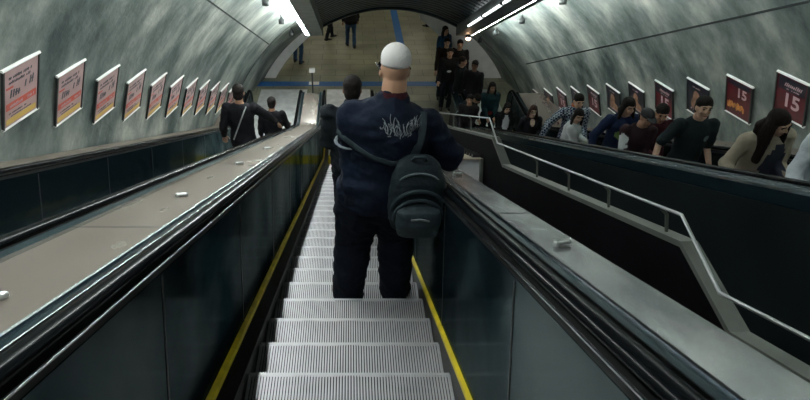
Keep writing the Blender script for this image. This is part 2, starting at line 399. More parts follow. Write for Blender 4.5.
# ------------------------------------------------------------------ the tunnel vault
VR, VX, VN = 4.25, 1.0, -1.53
YC = 16.0
def vault_side(side):
    bm = bmesh.new(); uvl = bm.loops.layers.uv.new('UVMap')
    a0 = math.asin((-.75-VN)/VR) if True else 0
    na, ns = 34, 44
    grid = []
    for i in range(na+1):
        a = a0 + (PI/2-a0)*i/na
        x = VX + (-1 if side == 'l' else 1)*VR*math.cos(a); n = VN+VR*math.sin(a)
        s1 = (YC-n*ST)/CT; row = []
        for j in range(ns+1):
            s = -3+(s1+3)*j/ns
            row.append((bm.verts.new(I(x, s, n)), (s, a*VR)))
        grid.append(row)
    for i in range(na):
        for j in range(ns):
            q = [grid[i][j], grid[i][j+1], grid[i+1][j+1], grid[i+1][j]]
            if side == 'l': q = q[::-1]
            f = bm.faces.new([v for v, _ in q])
            for lp, (_, uv) in zip(f.loops, q): lp[uvl].uv = uv if side == 'l' else (uv[0]+37, uv[1])
    # portal lip: outward thickness at the lower end
    for i in range(na):
        v = []
        for ii in (i, i+1):
            a = a0+(PI/2-a0)*ii/na
            for rr in (VR, VR+.5):
                x = VX+(-1 if side == 'l' else 1)*rr*math.cos(a); n = VN+rr*math.sin(a)
                nn = VN+VR*math.sin(a)
                v.append(bm.verts.new(I(x, (YC-nn*ST)/CT, n)))
        bm.faces.new((v[0], v[1], v[3], v[2]))
    o = link_mesh('wall_left' if side == 'l' else 'wall_right', bm, M_vault, smooth=True)
    md = o.modifiers.new('thick', 'SOLIDIFY'); md.thickness = .15; md.offset = 1 if side == 'l' else 1
    return struct(o)
vl = vault_side('l'); vr = vault_side('r')
for o in (vl, vr):
    o.modifiers.clear()
# longitudinal joints and ring joints in the vault
def joints(side, nm):
    bm = bmesh.new(); sg = -1 if side == 'l' else 1
    def pt(a, s, r): return I(VX+sg*r*math.cos(a), s, VN+r*math.sin(a))
    a = R(44.5 if side == 'l' else 36)
    q = [pt(a-.0032, -3, VR+.01), pt(a+.0032, -3, VR+.01), pt(a+.0032, -3, VR-.006), pt(a-.0032, -3, VR-.006)]
    prism(bm, q, I(0, 17.5, 0))
    for s in ((14.6,) if side == 'l' else (16.2,)):
        prev = None
        for i in range(26):
            a = R(12)+R(70)*i/25
            cur = [bm.verts.new(pt(a, s, VR+.004)), bm.verts.new(pt(a, s+.02, VR+.004)), bm.verts.new(pt(a, s+.02, VR-.005)), bm.verts.new(pt(a, s, VR-.005))]
            if prev:
                for j in range(4): bm.faces.new((prev[j], prev[(j+1) % 4], cur[(j+1) % 4], cur[j]))
            prev = cur
    fixn(bm)
    struct(link_mesh(nm, bm, M_joint))
joints('l', 'trim_1'); joints('r', 'trim_2')

# slatted barrel ceiling
CX0, CX1, CN0, CN1, CEND = -.72, 2.68, 1.85, 2.30, 14.3
def ceil_n(x): u = (x-(CX0+CX1)/2)/((CX1-CX0)/2); return CN0+(CN1-CN0)*(1-u*u)
bm = bmesh.new(); NX = 22
xs = [CX0+(CX1-CX0)*i/NX for i in range(NX+1)]
def arch(bm, s0, s1, n_off0, n_off1):
    ra = [[bm.verts.new(I(x, s, ceil_n(x)+o)) for x in xs] for s, o in ((s0, n_off0), (s1, n_off0), (s1, n_off1), (s0, n_off1))]
    for j in range(4):
        a, b = ra[j], ra[(j+1) % 4]
        for i in range(NX): bm.faces.new((a[i], a[i+1], b[i+1], b[i]))
    for i in (0, NX): bm.faces.new([r[i] for r in ra])
arch(bm, -3, CEND, .06, .14)
s = -2.8
while s < CEND-.1:
    arch(bm, s, s+.17, 0, .05); s += .24
arch(bm, CEND-.06, CEND+.02, -.05, .16)
fixn(bm)
struct(link_mesh('ceiling', bm, M_slat))
# light troughs beside the ceiling
bm = bmesh.new(); slope_box(bm, -1.0, -.66, -3, CEND+.05, 1.64, 1.95); slope_box(bm, -1.10, -1.085, -3, CEND+.05, 1.64, 1.70); fixn(bm)  # thin outer lip is added to keep lamp light off the lower walls
struct(link_mesh('trim_3', bm, M_beam))
bm = bmesh.new(); slope_box(bm, 2.62, 3.0, -3, CEND+.05, 1.64, 1.95); slope_box(bm, 3.0, 3.10, -3, CEND+.05, 1.62, 1.635); slope_box(bm, 3.08, 3.10, -3, CEND+.05, 1.635, 1.68); fixn(bm)  # tray floor and lip are added to block lamp light going down
struct(link_mesh('trim_4', bm, M_beam))
# cove lamps along the outer flanks of the troughs
LSEG = 1.42
for side, x0, x1, lab in ((0, -1.062, -1.005, 'left'), (1, 3.005, 3.062, 'right')):
    for i in range(12):
        t = empty('cove_lamp', I((x0+x1)/2, -2.9+1.44*i, 1.65))
        tag(t, 'cove lamp on the %s ceiling trough, %s from the top' % (lab, ['first', 'second', 'third', 'fourth', 'fifth', 'sixth', 'seventh', 'eighth', 'ninth', 'tenth', 'eleventh', 'twelfth'][i]), 'lamp', 'cove lamps on the ceiling troughs')
        t.rotation_euler = (-TH, 0, 0)
        bm = bmesh.new(); box(bm, (-.027, .02, .0), (.027, LSEG-.02, .11)); fixn(bm); link_mesh('diffuser', bm, M_cove, t)
        for y_ in (0, LSEG-.02):
            bm = bmesh.new(); box(bm, (-.03, y_, -.01), (.03, y_+.02, .115)); fixn(bm); link_mesh('end_cap', bm, M_beam, t)
for i in range(11):
    t = empty('fluorescent_lamp', I(2.592, -2.8+1.42*i, 1.665)); t.rotation_euler = (-TH, 0, 0)
    tag(t, "fluorescent tube at the slatted ceiling's right edge, %s from the top" % ['first', 'second', 'third', 'fourth', 'fifth', 'sixth', 'seventh', 'eighth', 'ninth', 'tenth', 'eleventh'][i], 'lamp', 'fluorescent tubes beside the slats')
    bm = bmesh.new(); tube(bm, [(0, .05, 0), (0, 1.33, 0)], .02, 10); link_mesh('tube', bm, M_tubeL, t, True)
    
    for y_ in (0, 1.33):
        bm = bmesh.new(); box(bm, (-.024, y_, -.02), (.024, y_+.05, .03)); fixn(bm); link_mesh('socket', bm, M_fix, t)
# small spot fixtures on the vault
ORD = ['nearest', 'second nearest', 'third nearest', 'fourth nearest']
for side, sx, x, n, ss in (('left', 1, -1.50, 1.80, (8.0, 10.4, 12.75, 14.9)), ('right', -1, 3.60, 1.74, (9.9, 12.2, 14.3, 16.0))):
    for i, s in enumerate(ss):
        t = empty('spotlight', I(x, s, n)); t.rotation_euler = (-TH, 0, 0)
        tag(t, 'small dark spotlight on the %s side of the vault, %s of its row' % (side, ORD[i]), 'spotlight', 'spotlights along the vault')
        bm = bmesh.new(); tube(bm, [(0, 0, -.10), (0, 0, 0)], [.062, .07], 14, round_ends=False); tube(bm, [(0, 0, 0), (0, 0, .03)], [.05, .03], 12); fixn(bm); link_mesh('lamp_head', bm, M_fix, t, True)
        bm = bmesh.new(); tube(bm, [(0, 0, .02), (-sx*.02, 0, .10), (-sx*.09, 0, .17), (-sx*.18, 0, .12)], .012, 8); link_mesh('arm', bm, M_fix, t, True)

# ------------------------------------------------------------------ concourse
bm = bmesh.new(); box(bm, (-9, KY+1.0, FZ-.3), (11, 34, FZ)); fixn(bm)
struct(link_mesh('floor', bm, M_tiles))
bm = bmesh.new(); box(bm, (-9, 16.6, FZ+3.3), (11, 34, FZ+3.5)); fixn(bm)
struct(link_mesh('ceiling', bm, M_white))
bm = bmesh.new(); box(bm, (-9.2, 16.2, FZ-.1), (-9, 34, FZ+3.5)); box(bm, (-9, 16.15, FZ), (-3.3, 16.3, FZ+3.5)); fixn(bm)
struct(link_mesh('wall_concourse_left', bm, M_white))
bm = bmesh.new(); box(bm, (4.8, 16.15, FZ), (11, 16.3, FZ+3.5)); box(bm, (11, 16.2, FZ), (11.2, 34, FZ+3.5)); fixn(bm)
struct(link_mesh('wall_concourse_right', bm, M_white))
bm = bmesh.new(); box(bm, (-9, 34, FZ), (11, 34.2, FZ+3.5)); fixn(bm)
struct(link_mesh('wall_back', bm, M_white))
for sg, cut, nm in ((-1, .30, 'wall_portal_left'), (1, .95, 'wall_portal_right')):
    bm = bmesh.new(); prev = None
    for i in range(25):
        a = R(18)+(PI/2-R(18))*.80*i/24
        c_ = cut*(1-.75*(i/24)**2)
        cur = []
        for rr in (VR-c_, VR+.30):
            x = VX+sg*rr*math.cos(a); n = VN+rr*math.sin(a); q = I(x, (YC-n*ST)/CT, n)
            cur += [bm.verts.new((x, YC+.02, q.z)), bm.verts.new((x, YC+.32, q.z))]
        cur = [cur[0], cur[1], cur[3], cur[2]]
        if prev:
            for j in range(4): bm.faces.new((prev[j], prev[(j+1) % 4], cur[(j+1) % 4], cur[j]))
        prev = cur
    fixn(bm); struct(link_mesh(nm, bm, M_white, smooth=False))
bm = bmesh.new(); box(bm, (-2.75, 15.42, FZ), (2.7, 15.74, FZ+.006)); box(bm, (1.62, 16.6, FZ), (1.88, 25, FZ+.006)); fixn(bm)
struct(link_mesh('floor_stripe', bm, M_bluefloor))
for xx, yy in ((-1.1, 15.45), (-2.95, 15.4)):
    pass
bm = bmesh.new(); box(bm, (-1.22, 15.5, FZ+.002), (-.92, 15.72, FZ+.012)); box(bm, (-3.05, 15.4, FZ+.002), (-2.76, 15.6, FZ+.012)); fixn(bm)
struct(link_mesh('trim_5', bm, M_white))
for i, (x, y) in enumerate(((-5, 19), (-1.5, 18.3), (2, 18.3), (6.5, 19), (-5, 24), (-1, 24), (3, 24), (7, 24))):  # unseen lamps, put in to light the hall floor
    t = empty('unseen_hall_lamp', (x, y, FZ+3.24))
    tag(t, 'unseen warm white ceiling lamp over the lower hall, place %s' % ['front left corner', 'front left of centre', 'front right of centre', 'front right corner', 'rear left corner', 'rear left of centre', 'rear right of centre', 'rear right corner'][i], 'lamp', 'unseen lamps over the lower hall')
    bm = bmesh.new(); box(bm, (-.6, -.3, 0), (.6, .3, .02)); fixn(bm); link_mesh('diffuser', bm, M_conc, t)
    bm = bmesh.new()
    for a, b in (((-.64, -.34, 0), (.64, -.3, .06)), ((-.64, .3, 0), (.64, .34, .06)), ((-.64, -.3, 0), (-.6, .3, .06)), ((.6, -.3, 0), (.64, .3, .06))): box(bm, a, b)
    fixn(bm); link_mesh('frame', bm, M_beam, t)
t = empty('warm_lamp', I(2.9, 14.2, 1.56)); t.rotation_euler = (-TH, 0, 0)
tag(t, 'warm orange lamp glowing at the lower end of the right ceiling trough', 'lamp')
bm = bmesh.new(); ell(bm, (0, 0, 0), (.06, .06, .05)); link_mesh('bulb', bm, M_warm, t, True)
bm = bmesh.new(); tube(bm, [(0, 0, .04), (0, 0, .08)], .07, 12); link_mesh('socket', bm, M_fix, t, True)
# post between the escalators
t = empty('bollard', (-1.0, 14.0, FZ)); tag(t, 'slim dark post with a white cap between the left and middle escalators', 'post')
bm = bmesh.new(); tube(bm, [(0, 0, 0), (0, 0, 1.02)], .022, 10, round_ends=False); tube(bm, [(0, 0, 0), (0, 0, .012)], .12, 18, round_ends=False); link_mesh('pole', bm, M_fix, t, True)
bm = bmesh.new(); box(bm, (-.075, -.05, 1.02), (.075, .05, 1.12)); fixn(bm); link_mesh('cap', bm, M_white, t)

# ------------------------------------------------------------------ escalators
def make_step_mesh(half):
    bm = bmesh.new(); run, rise = PS*CT, PS*ST
    box(bm, (-half, -run-.02, -rise), (half, -.012, -.012), 1)
    n = int(2*half/.0145)
    for i in range(n):
        x = -half+(2*half)*(i+.5)/n-.0043
        prism(bm, [(x, -run-.02, -.012), (x, -run-.02, 0), (x, 0, 0), (x, .004, -.02), (x, .0, -rise), (x, -.012, -rise), (x, -.012, -.012)], (.0086, 0, 0), 0)
    box(bm, (-half, -.006, -.009), (half, .005, -.0015), 0)
    box(bm, (-half-.004, -run, -rise), (-half, -.004, -.004), 0); box(bm, (half, -run, -rise), (half+.004, -.004, -.004), 0)
    fixn(bm)
    me = bpy.data.meshes.new('step'); bm.to_mesh(me); bm.free()
    me.materials.append(M_rib); me.materials.append(M_groove)
    return me
STEP = make_step_mesh(.507)

def balustrade(root, side, xi, outer, outcol=True, wall_out=None):
    """side -1 left / +1 right; xi = distance of the inner panel, outer = outer edge of the deck beside it"""
    g = side
    fr = path(flat=2.0)
    X = lambda o: xi + g*o
    # inner panels with seams
    bm = bmesh.new()
    pf = path(flat=1.9)
    sweep(bm, [(X(0), .05), (X(.0), .80), (X(.02), .80), (X(.02), .05)], pf)
    fixn(bm); link_mesh('inner_panel', bm, M_panel, root)
    s = .35+random.random()*.3
    while s < S0-.6:
        bm = bmesh.new(); prism(bm, [I(X(-.002), s, -H0+.08), I(X(.001), s, -H0+.08), I(X(.001), s, -H0+.79), I(X(-.002), s, -H0+.79)], I(0, .012, 0)); s += 1.32
        fixn(bm); link_mesh('panel_seam', bm, M_black, root)
    # trim rails and handrail
    bm = bmesh.new(); sweep(bm, [(X(-.002), .824), (X(-.002), .829), (X(.003), .831), (X(.003), .824)], fr); fixn(bm)
    link_mesh('inner_trim', bm, M_deck_edge, root)
    bm = bmesh.new(); sweep(bm, [(X(.0), .75), (X(.006), .829), (X(.085), .829), (X(.085), .75)], fr); fixn(bm)
    link_mesh('handrail_channel', bm, M_black, root)
    bm = bmesh.new()
    hp = []
    for i in range(12):
        a = 2*PI*i/12; hp.append((X(.036+.032*math.cos(a)), .858+.021*math.sin(a)))
    frn = list(fr); cy = fr[-1][0]; cz = FZ+.48
    for i in range(0, 11):
        a = PI*i/10*1.06; frn.append((cy-.48*math.sin(a)*1.0+.0, cz-.48*math.cos(a), math.sin(a), math.cos(a)))
    sweep(bm, hp, frn); fixn(bm); link_mesh('handrail', bm, M_rubber, root, True)
    bm = bmesh.new()      # newel: rounded end of the balustrade
    pts = [(KY+1.85, FZ), (KY+1.85, FZ+.80)]
    for i in range(9):
        a = PI*i/8; pts.append((KY+2.0+.34*math.sin(a), FZ+.48+.32*math.cos(a)))
    pts.append((KY+2.0, FZ))
    prism(bm, [(X(.0), y, z) for y, z in pts], (g*.07, 0, 0)); fixn(bm); link_mesh('newel', bm, M_panel, root)
    bm = bmesh.new(); sweep(bm, [(X(.093), .78), (X(.093), .8535), (X(.0965), .8545), (X(.098), .78)], fr); fixn(bm)
    link_mesh('outer_trim', bm, M_deck_edge, root)
    bm = bmesh.new(); sweep(bm, [(X(.096), .76), (X(.096), .853), (X(.142), .843), (X(.142), .76)], fr); fixn(bm)
    link_mesh('outer_band', bm, M_blue, root)
    bm = bmesh.new(); sweep(bm, [(X(.142), .76), (X(.142), .85), (X(.149), .852), (X(.149), .76)], fr); fixn(bm)
    link_mesh('deck_edge', bm, M_deck_edge, root)
    # skirt and yellow line
    sk = .515*g
    return X

def escalator(label, xc, xl, xr, outl, outr, k0, k1, steps_x):
    root = empty('escalator', tuple(I(xc, 0, -H0))); base = root.location.copy()
    tag(root, label, 'escalator', 'escalators side by side in the tunnel')
    before = set(bpy.data.objects)
    XL = balustrade(root, -1, xl, outl); XR = balustrade(root, 1, xr, outr)
    for g, xi in ((-1, xl), (1, xr)):
        xs_ = steps_x+g*.516
        bm = bmesh.new()
        lo, hi = (xs_, xi+g*.015)
        sweep(bm, [(lo, -.25), (lo, .045), (xi-g*.03 if abs(xi-lo) > .05 else lo, .062), (hi, .075), (hi, -.25)], path(flat=1.6)); fixn(bm)
        link_mesh('skirt', bm, M_black, root)
        bm = bmesh.new()
        sweep(bm, [(xi-g*.028 if g < 0 else xi-.016, .06), (xi-g*.024 if g < 0 else xi-.016, .085), (xi+g*.002, .098), (xi+g*.002, .06)], path(flat=1.6)); fixn(bm)
        link_mesh('yellow_line', bm, M_yellow, root)
    for k in range(k0, k1+1):
        st = bpy.data.objects.new('step', STEP); C.objects.link(st); st.parent = root
        st.location = I(steps_x, NS+PS*k, -H0)
    bm = bmesh.new(); box(bm, (steps_x-.51, KY-.12, FZ-.05), (steps_x+.51, KY+.3, FZ+.006), 0)
    for i in range(34): box(bm, (steps_x-.5+i*.03, KY-.17, FZ-.03), (steps_x-.488+i*.03, KY-.1, FZ+.004), 0)
    fixn(bm); link_mesh('comb_plate', bm, M_yellow, root)
    bm = bmesh.new(); box(bm, (xl-.05, KY+.3, FZ-.05), (xr+.05, KY+4.05, FZ+.005)); fixn(bm); link_mesh('landing_plate', bm, M_plate, root)
    for o in set(bpy.data.objects)-before:
        if o.parent == root: o.location = Vector(o.location)-base
    return root
escalator('middle escalator with ribbed steps and yellow edge lines, carrying the man in white cap', -.045, -.62, .527, 0, 0, -9, 27, -.002)
escalator('left escalator behind the beige steel deck, carrying two people in black', -1.91, -2.53, -1.29, 0, 0, -6, 27, -1.91)
escalator('right escalator crowded with people facing uphill along the right wall', 3.47, 2.85, 4.09, 0, 0, -6, 27, 3.47)

# metal decks between the balustrades
def deck(nm, label, x0, x1, s_start=-1.5, mt=None, flat=1.95, d=.838, knobs=None, joint=None):
    t = empty(nm, tuple(I((x0+x1)/2, 0, -H0))); base = t.location.copy(); tag(t, label, 'deck panel')
    bm = bmesh.new(); sweep(bm, [(x0, d-.09), (x0, d), (x1, d), (x1, d-.09)], path(s_start, flat)); fixn(bm)
    for v in bm.verts: v.co -= base
    link_mesh('deck_plate', bm, mt or M_deck, t)
    if joint:
        bm = bmesh.new()
        for s in joint: slope_box(bm, x0, x1, s, s+.006, -H0+d-.001, -H0+d+.0012)
        fixn(bm)
        for v in bm.verts: v.co -= base
        link_mesh('plate_joint', bm, M_black, t)
    for (x, s, L) in (knobs or []):
        bm = bmesh.new(); a = I(x-L/2, s, -H0+d+.014)-base; b = I(x+L/2, s+.015, -H0+d+.014)-base
        tube(bm, [a, b], .011, 10); tube(bm, [I(x-L/2, s, -H0+d)-base, a], .012, 10)
        link_mesh('stop_bar', bm, M_tube, t, True)
    return t
deck('metal_deck', 'wide beige steel deck between the left and middle escalators', -1.14, -.769, knobs=[(-.935, 1.40, .045), (-.93, 3.05, .045), (-.93, 4.7, .045), (-.93, 6.3, .045)], joint=(2.3, 4.7, 7.1, 9.5))
deck('metal_deck', 'grey steel deck along the right side of the middle escalator', .676, .856, mt=M_deckr, knobs=[(.775, 1.98, .05), (.775, 4.0, .05), (.775, 6.2, .05)], joint=(2.6, 5.0, 7.4, 9.8))
deck('metal_deck', 'narrow steel deck between the left escalator and the tunnel wall', -3.08, -2.679, joint=(3, 6, 9))
deck('metal_deck', 'narrow blue grey steel deck on the near side of the right escalator', 2.56, 2.701, mt=M_blue)
deck('metal_deck', 'steel deck between the right escalator and the poster wall', 4.239, 5.1, joint=(3, 6, 9))

# outer cladding of the balustrades
bm = bmesh.new()
sweep(bm, [(.83, -.35), (.83, .75), (.85, .75), (.85, -.35)], path(flat=1.9)); fixn(bm)
tag(link_mesh('cladding_panel', bm, M_panel_out), 'black cladding under the grey deck, facing the divider wall', 'panel')
bm = bmesh.new()
sweep(bm, [(2.56, -.5), (2.56, .745), (2.58, .745), (2.58, -.5)], path(flat=1.9)); fixn(bm)
tag(link_mesh('cladding_panel', bm, M_panel_out), 'tall black cladding on the outer side of the right escalator, above the stair rail', 'panel')

# ------------------------------------------------------------------ divider wall with stepped ledge, rail and stairs
XW0, XW1 = 1.22, 1.272
# ledge line (s, h) from near to far: parallel - landing - parallel - landing - parallel
LEDGE = [(-1.0, .73), (1.69, .73), (2.0, .51), (4.44, .49), (4.80, .295), (12.4, .29)]
def ledge_pt(x, s, h): return I(x, s, -h)
bm = bmesh.new()
for (s0, h0), (s1, h1) in zip(LEDGE, LEDGE[1:]):
    q = [I(XW0, s0, -h0), I(XW0, s1, -h1), I(XW0, s1, -1.9), I(XW0, s0, -1.9)]
    prism(bm, q, (XW1-XW0, 0, 0))
fixn(bm)
struct(link_mesh('wall_divider', bm, M_wallblack))
bm = bmesh.new()
for (s0, h0), (s1, h1) in zip(LEDGE, LEDGE[1:]):
    q = [I(XW0-.008, s0, -h0-.012), I(XW0-.008, s1, -h1-.012), I(XW0-.008, s1, -h1+.01), I(XW0-.008, s0, -h0+.01)]
    prism(bm, q, (XW1-XW0+.014, 0, 0))
fixn(bm)
tag(link_mesh('ledge_cap', bm, M_ledge), 'stainless cap stepping along the top of the black divider wall', 'ledge')
# rail
rail = empty('stair_rail', tuple(I(XW1, 0, -.6))); rb = rail.location.copy()
tag(rail, 'thin steel handrail kinked above the stepped ledge right of the middle escalator', 'railing')
RL = [(-1.0, .615), (1.762, .615), (2.012, .404), (4.625, .324), (4.927, .13), (12.0, .13)]
bm = bmesh.new(); tube(bm, [I(1.215, s, -h)-rb for s, h in RL], .0065, 10); link_mesh('rail_tube', bm, M_tube, rail, True)
def rail_h(s):
    for (s0, h0), (s1, h1) in zip(RL, RL[1:]):
        if s0 <= s <= s1: return h0+(h1-h0)*(s-s0)/(s1-s0)
def led_h(s):
    for (s0, h0), (s1, h1) in zip(LEDGE, LEDGE[1:]):
        if s0 <= s <= s1: return h0+(h1-h0)*(s-s0)/(s1-s0)
for s in (.4, 1.3, 2.15, 2.65, 3.15, 3.7, 4.9, 5.8, 6.8, 7.8, 8.8, 9.8, 10.8, 11.8):
    bm = bmesh.new(); tube(bm, [I(1.215, s, -rail_h(s)-.005)-rb, I(1.24, s, -rail_h(s)-.03)-rb, I(1.245, s, -led_h(s)+.009)-rb], .007, 8)
    link_mesh('bracket', bm, M_ledge, rail, True)
# stairs behind the divider
bm = bmesh.new()
y0, z0 = I(0, -1.5, -1.75).y, I(0, -1.5, -1.75).z
k = 0; y, z = y0, z0
while y < KY+.8 and z > FZ:
    run = .30
    if k in (14, 34): run = .8
    box(bm, (XW1, y, z-.4), (2.56, y+run, z)); y += run; z -= .165*run/.30*.865 if run == .3 else .165; k += 1
fixn(bm)
M_stair = mat('dark_stair', (.05, .05, .05), .6, var=.3)
tag(link_mesh('staircase', bm, M_stair), 'dark fixed stairs between the divider wall and the right escalator', 'stairs')
# cover plate widening the deck beyond the first landing
t = empty('cover_plate', tuple(I(1.03, 3.7, -.51))); base = t.location.copy()
tag(t, 'pale steel cover plate with a toothed edge between deck and divider wall', 'plate')
bm = bmesh.new(); slope_box(bm, .858, 1.205, 5.13, 5.16, -1.15, -.512); fixn(bm)
for v in bm.verts: v.co -= base
link_mesh('end_panel', bm, mat('pale_plate', (.78, .79, .82), .45, .2, var=.06), t)
bm = bmesh.new(); slope_box(bm, .858, 1.212, 5.10, 6.7, -.512, -.50); fixn(bm)
for v in bm.verts: v.co -= base
link_mesh('top_plate', bm, mat('beige_plate', (.50, .45, .34), .4, .3, var=.1), t)
bm = bmesh.new(); slope_box(bm, 1.19, 1.214, 5.08, 5.13, -1.15, -.50); fixn(bm)
for v in bm.verts: v.co -= base
link_mesh('frame', bm, M_ledge, t)
for i in range(12):
    bm = bmesh.new(); slope_box(bm, 1.14, 1.214, 5.2+i*.12, 5.26+i*.12, -.50, -.47); fixn(bm)
    for v in bm.verts: v.co -= base
    link_mesh('tooth', bm, M_black, t)

# ------------------------------------------------------------------ posters
def text_mesh(txt, size, depth=.0015):
    cu = bpy.data.curves.new('t', 'FONT'); cu.body = txt; cu.size = size; cu.align_x = 'CENTER'; cu.align_y = 'CENTER'; cu.extrude = depth; cu.offset = .004*size/.2
    o = bpy.data.objects.new('t', cu); C.objects.link(o)
    dg = bpy.context.evaluated_depsgraph_get(); me = bpy.data.meshes.new_from_object(o.evaluated_get(dg), depsgraph=dg)
    bpy.data.objects.remove(o); return me
PW, PH = .235, .295     # half sizes
def poster_base(panel_mat):
    t = empty('poster')
    bm = bmesh.new(); box(bm, (-PW, -PH, 0), (PW, PH, .018)); fixn(bm); link_mesh('panel', bm, panel_mat, t)
    for y, nm in ((PH, 'top_clip'), (-PH, 'bottom_clip')):
        bm = bmesh.new(); prism(bm, [(-PW-.012, y-.010, 0), (-PW-.012, y+.012, 0), (-PW-.012, y+.012, .02), (-PW-.012, y-.002, .028), (-PW-.012, y-.010, .024)], (2*PW+.03, 0, 0)); fixn(bm)
        link_mesh(nm, bm, mat('white_clip', (.85, .86, .85), .3, .1), t)
    for x in (-PW, PW):
        bm = bmesh.new(); box(bm, (x-.009, -PH, 0), (x+.009, PH, .026)); fixn(bm); link_mesh('side_rail', bm, M_fix, t)
    return t
def strokes(bm, x0, x1, y, h, n, rnd, z=.019, slant=.2):
    x0, x1 = x0*.7, x1*.7
    w = (x1-x0)/n
    for i in range(n):
        if rnd.random() < .18: continue
        x = x0+i*w; hh = h*(.6+.4*rnd.random())
        prism(bm, [(x, y, z), (x+w*.5, y, z), (x+w*.5+hh*slant, y+hh, z), (x+hh*slant, y+hh, z)], (0, 0, .0012))
        if rnd.random() < .6: prism(bm, [(x, y+hh*.4, z), (x+w*.9, y+hh*.4, z), (x+w*.9, y+hh*.62, z), (x, y+hh*.62, z)], (0, 0, .0014))
rnd = random.Random(3)
M_pink = mat('poster_pink', (.42, .29, .285), .35, var=.12, vscale=5)
M_ink = mat('poster_ink', (.05, .06, .08), .5); M_red = mat('poster_red', (.50, .09, .06), .4); M_gold = mat('poster_gold', (.62, .42, .10), .4)
M_maroon = mat('poster_maroon', (.095, .008, .014), .3, var=.3, vscale=6); M_num = mat('poster_pale_pink', (.55, .38, .40), .4)
M_bk = mat('poster_black', (.018, .018, .028), .3, var=.3); M_or = mat('poster_orange', (.55, .22, .05), .4, var=.5, vscale=14); M_skinp = mat('poster_brown', (.30, .16, .10), .4, var=.5, vscale=12)
pl_ = poster_base(M_pink)
bm = bmesh.new(); strokes(bm, -.24, .2, .185, .03, 16, rnd); strokes(bm, -.24, .2, .14, .028, 16, rnd); strokes(bm, -.24, .1, -.165, .018, 18, rnd); strokes(bm, -.2, .2, -.195, .014, 18, rnd); fixn(bm); link_mesh('small_lettering', bm, M_ink, pl_)
bm = bmesh.new(); strokes(bm, -.22, -.02, .0, .08, 4, rnd); strokes(bm, .06, .24, .04, .09, 4, rnd); fixn(bm); link_mesh('large_lettering', bm, M_ink, pl_)
bm = bmesh.new(); box(bm, (-.203, -.115, .019), (.203, -.045, .0205)); box(bm, (-.2, .095, .019), (-.11, .115, .0205)); fixn(bm); link_mesh('red_band', bm, M_red, pl_)
bm = bmesh.new(); strokes(bm, -.25, .25, -.098, .034, 22, rnd, .0206); fixn(bm); link_mesh('band_lettering', bm, M_num, pl_)
bm = bmesh.new(); box(bm, (-.203, -.262, .019), (.203, -.205, .0205)); fixn(bm); link_mesh('gold_foot', bm, M_gold, pl_)
pr_ = poster_base(M_maroon)
bm = bmesh.new(); box(bm, (-.203, .09, .0185), (.203, .262, .0195)); fixn(bm); link_mesh('dark_header', bm, M_bk, pr_)
bm = bmesh.new(); strokes(bm, -.23, .22, .15, .055, 12, rnd, .0196, .35); strokes(bm, -.1, .2, .11, .02, 12, rnd, .0196); fixn(bm); link_mesh('script_lettering', bm, M_num, pr_)
o = link_me('numeral', text_mesh('15', .27), M_num, pr_); o.location = (.02, -.045, .021)
pg_ = poster_base(M_maroon)   # variant with the numeral high and an orange picture low
o = link_me('numeral', text_mesh('15', .20), M_num, pg_); o.location = (.06, .10, .021)
bm = bmesh.new()
for i in range(9):
    a = [(-.18+.035*i+.03*math.cos(q), -.16+.07*rnd.random()+.05*math.sin(q)) for q in [2*PI*j/9 for j in range(9)]]
    prism(bm, [(x, y, .0188+.0003*i) for x, y in a], (0, 0, .001))
fixn(bm); link_mesh('picture', bm, M_or, pg_)
bm = bmesh.new(); box(bm, (-.203, .19, .0185), (.203, .262, .0195)); fixn(bm); link_mesh('dark_header', bm, M_bk, pg_)
pd_ = poster_base(M_bk)       # dark poster with a pale red figure
bm = bmesh.new()
for (cx, cy, a, b) in ((-.02, .02, .07, .12), (.04, -.12, .11, .08), (-.08, -.1, .05, .09)):
    prism(bm, [(cx+a*math.cos(q)*(1+.25*rnd.random()), cy+b*math.sin(q)*(1+.25*rnd.random()), .0188+cx*.003) for q in [2*PI*j/11 for j in range(11)]], (0, 0, .001))
fixn(bm); link_mesh('picture', bm, M_skinp, pd_)
bm = bmesh.new(); strokes(bm, -.2, .2, -.22, .04, 9, rnd, .0196); strokes(bm, -.2, .1, .19, .03, 12, rnd, .0196); fixn(bm); link_mesh('lettering', bm, M_num, pd_)
ORDS = ['first', 'second', 'third', 'fourth', 'fifth', 'sixth', 'seventh', 'eighth', 'ninth', 'tenth', 'eleventh']
def place_poster(proto, side, i, label, group, first):
    sg = -1 if side == 'l' else 1
    Z = 4.93+.86*i if side == 'l' else 6.25+.84*i
    # the wall leans in, take the point on the vault at mid height
    n = .105 if sg < 0 else .05
    x = VX+sg*(math.sqrt(VR*VR-(n-VN)**2)-.012)
    s = (Z+n*.1707)/.985
    ta = Vector((-sg*(n-VN), 0, math.sqrt(VR*VR-(n-VN)**2))).normalized(); ts = Vector((0, 1, 0))
    e = ts*.90+ta*.436; f = ts*.436-ta*.90
    L = lambda v: Vector((v.x, v.y*CT+v.z*ST, -v.y*ST+v.z*CT))
    ex = L(e).normalized(); up = -L(f); up = (up-ex*up.dot(ex)).normalized()
    if sg > 0: ex = -ex
    nz = ex.cross(up).normalized()
    Mx = Matrix((ex, up, nz)).transposed().to_4x4(); Mx.translation = I(x, s, n)
    o = proto if first else copy_tree(proto)
    o.matrix_world = Mx @ Matrix.Diagonal((.9, .9, 1, 1)) if sg > 0 else Mx; tag(o, label, 'poster', group)
    return o
prs = []
for i in range(11):
    lab = 'pink poster with red band, %s from the near end of left wall' % ORDS[i]
    place_poster(pl_, 'l', i, lab, 'pink posters along the left wall', i == 0)
kinds = [pr_, pg_, pd_, pr_, pd_, pd_, pr_, pd_, pr_, pd_, pr_]
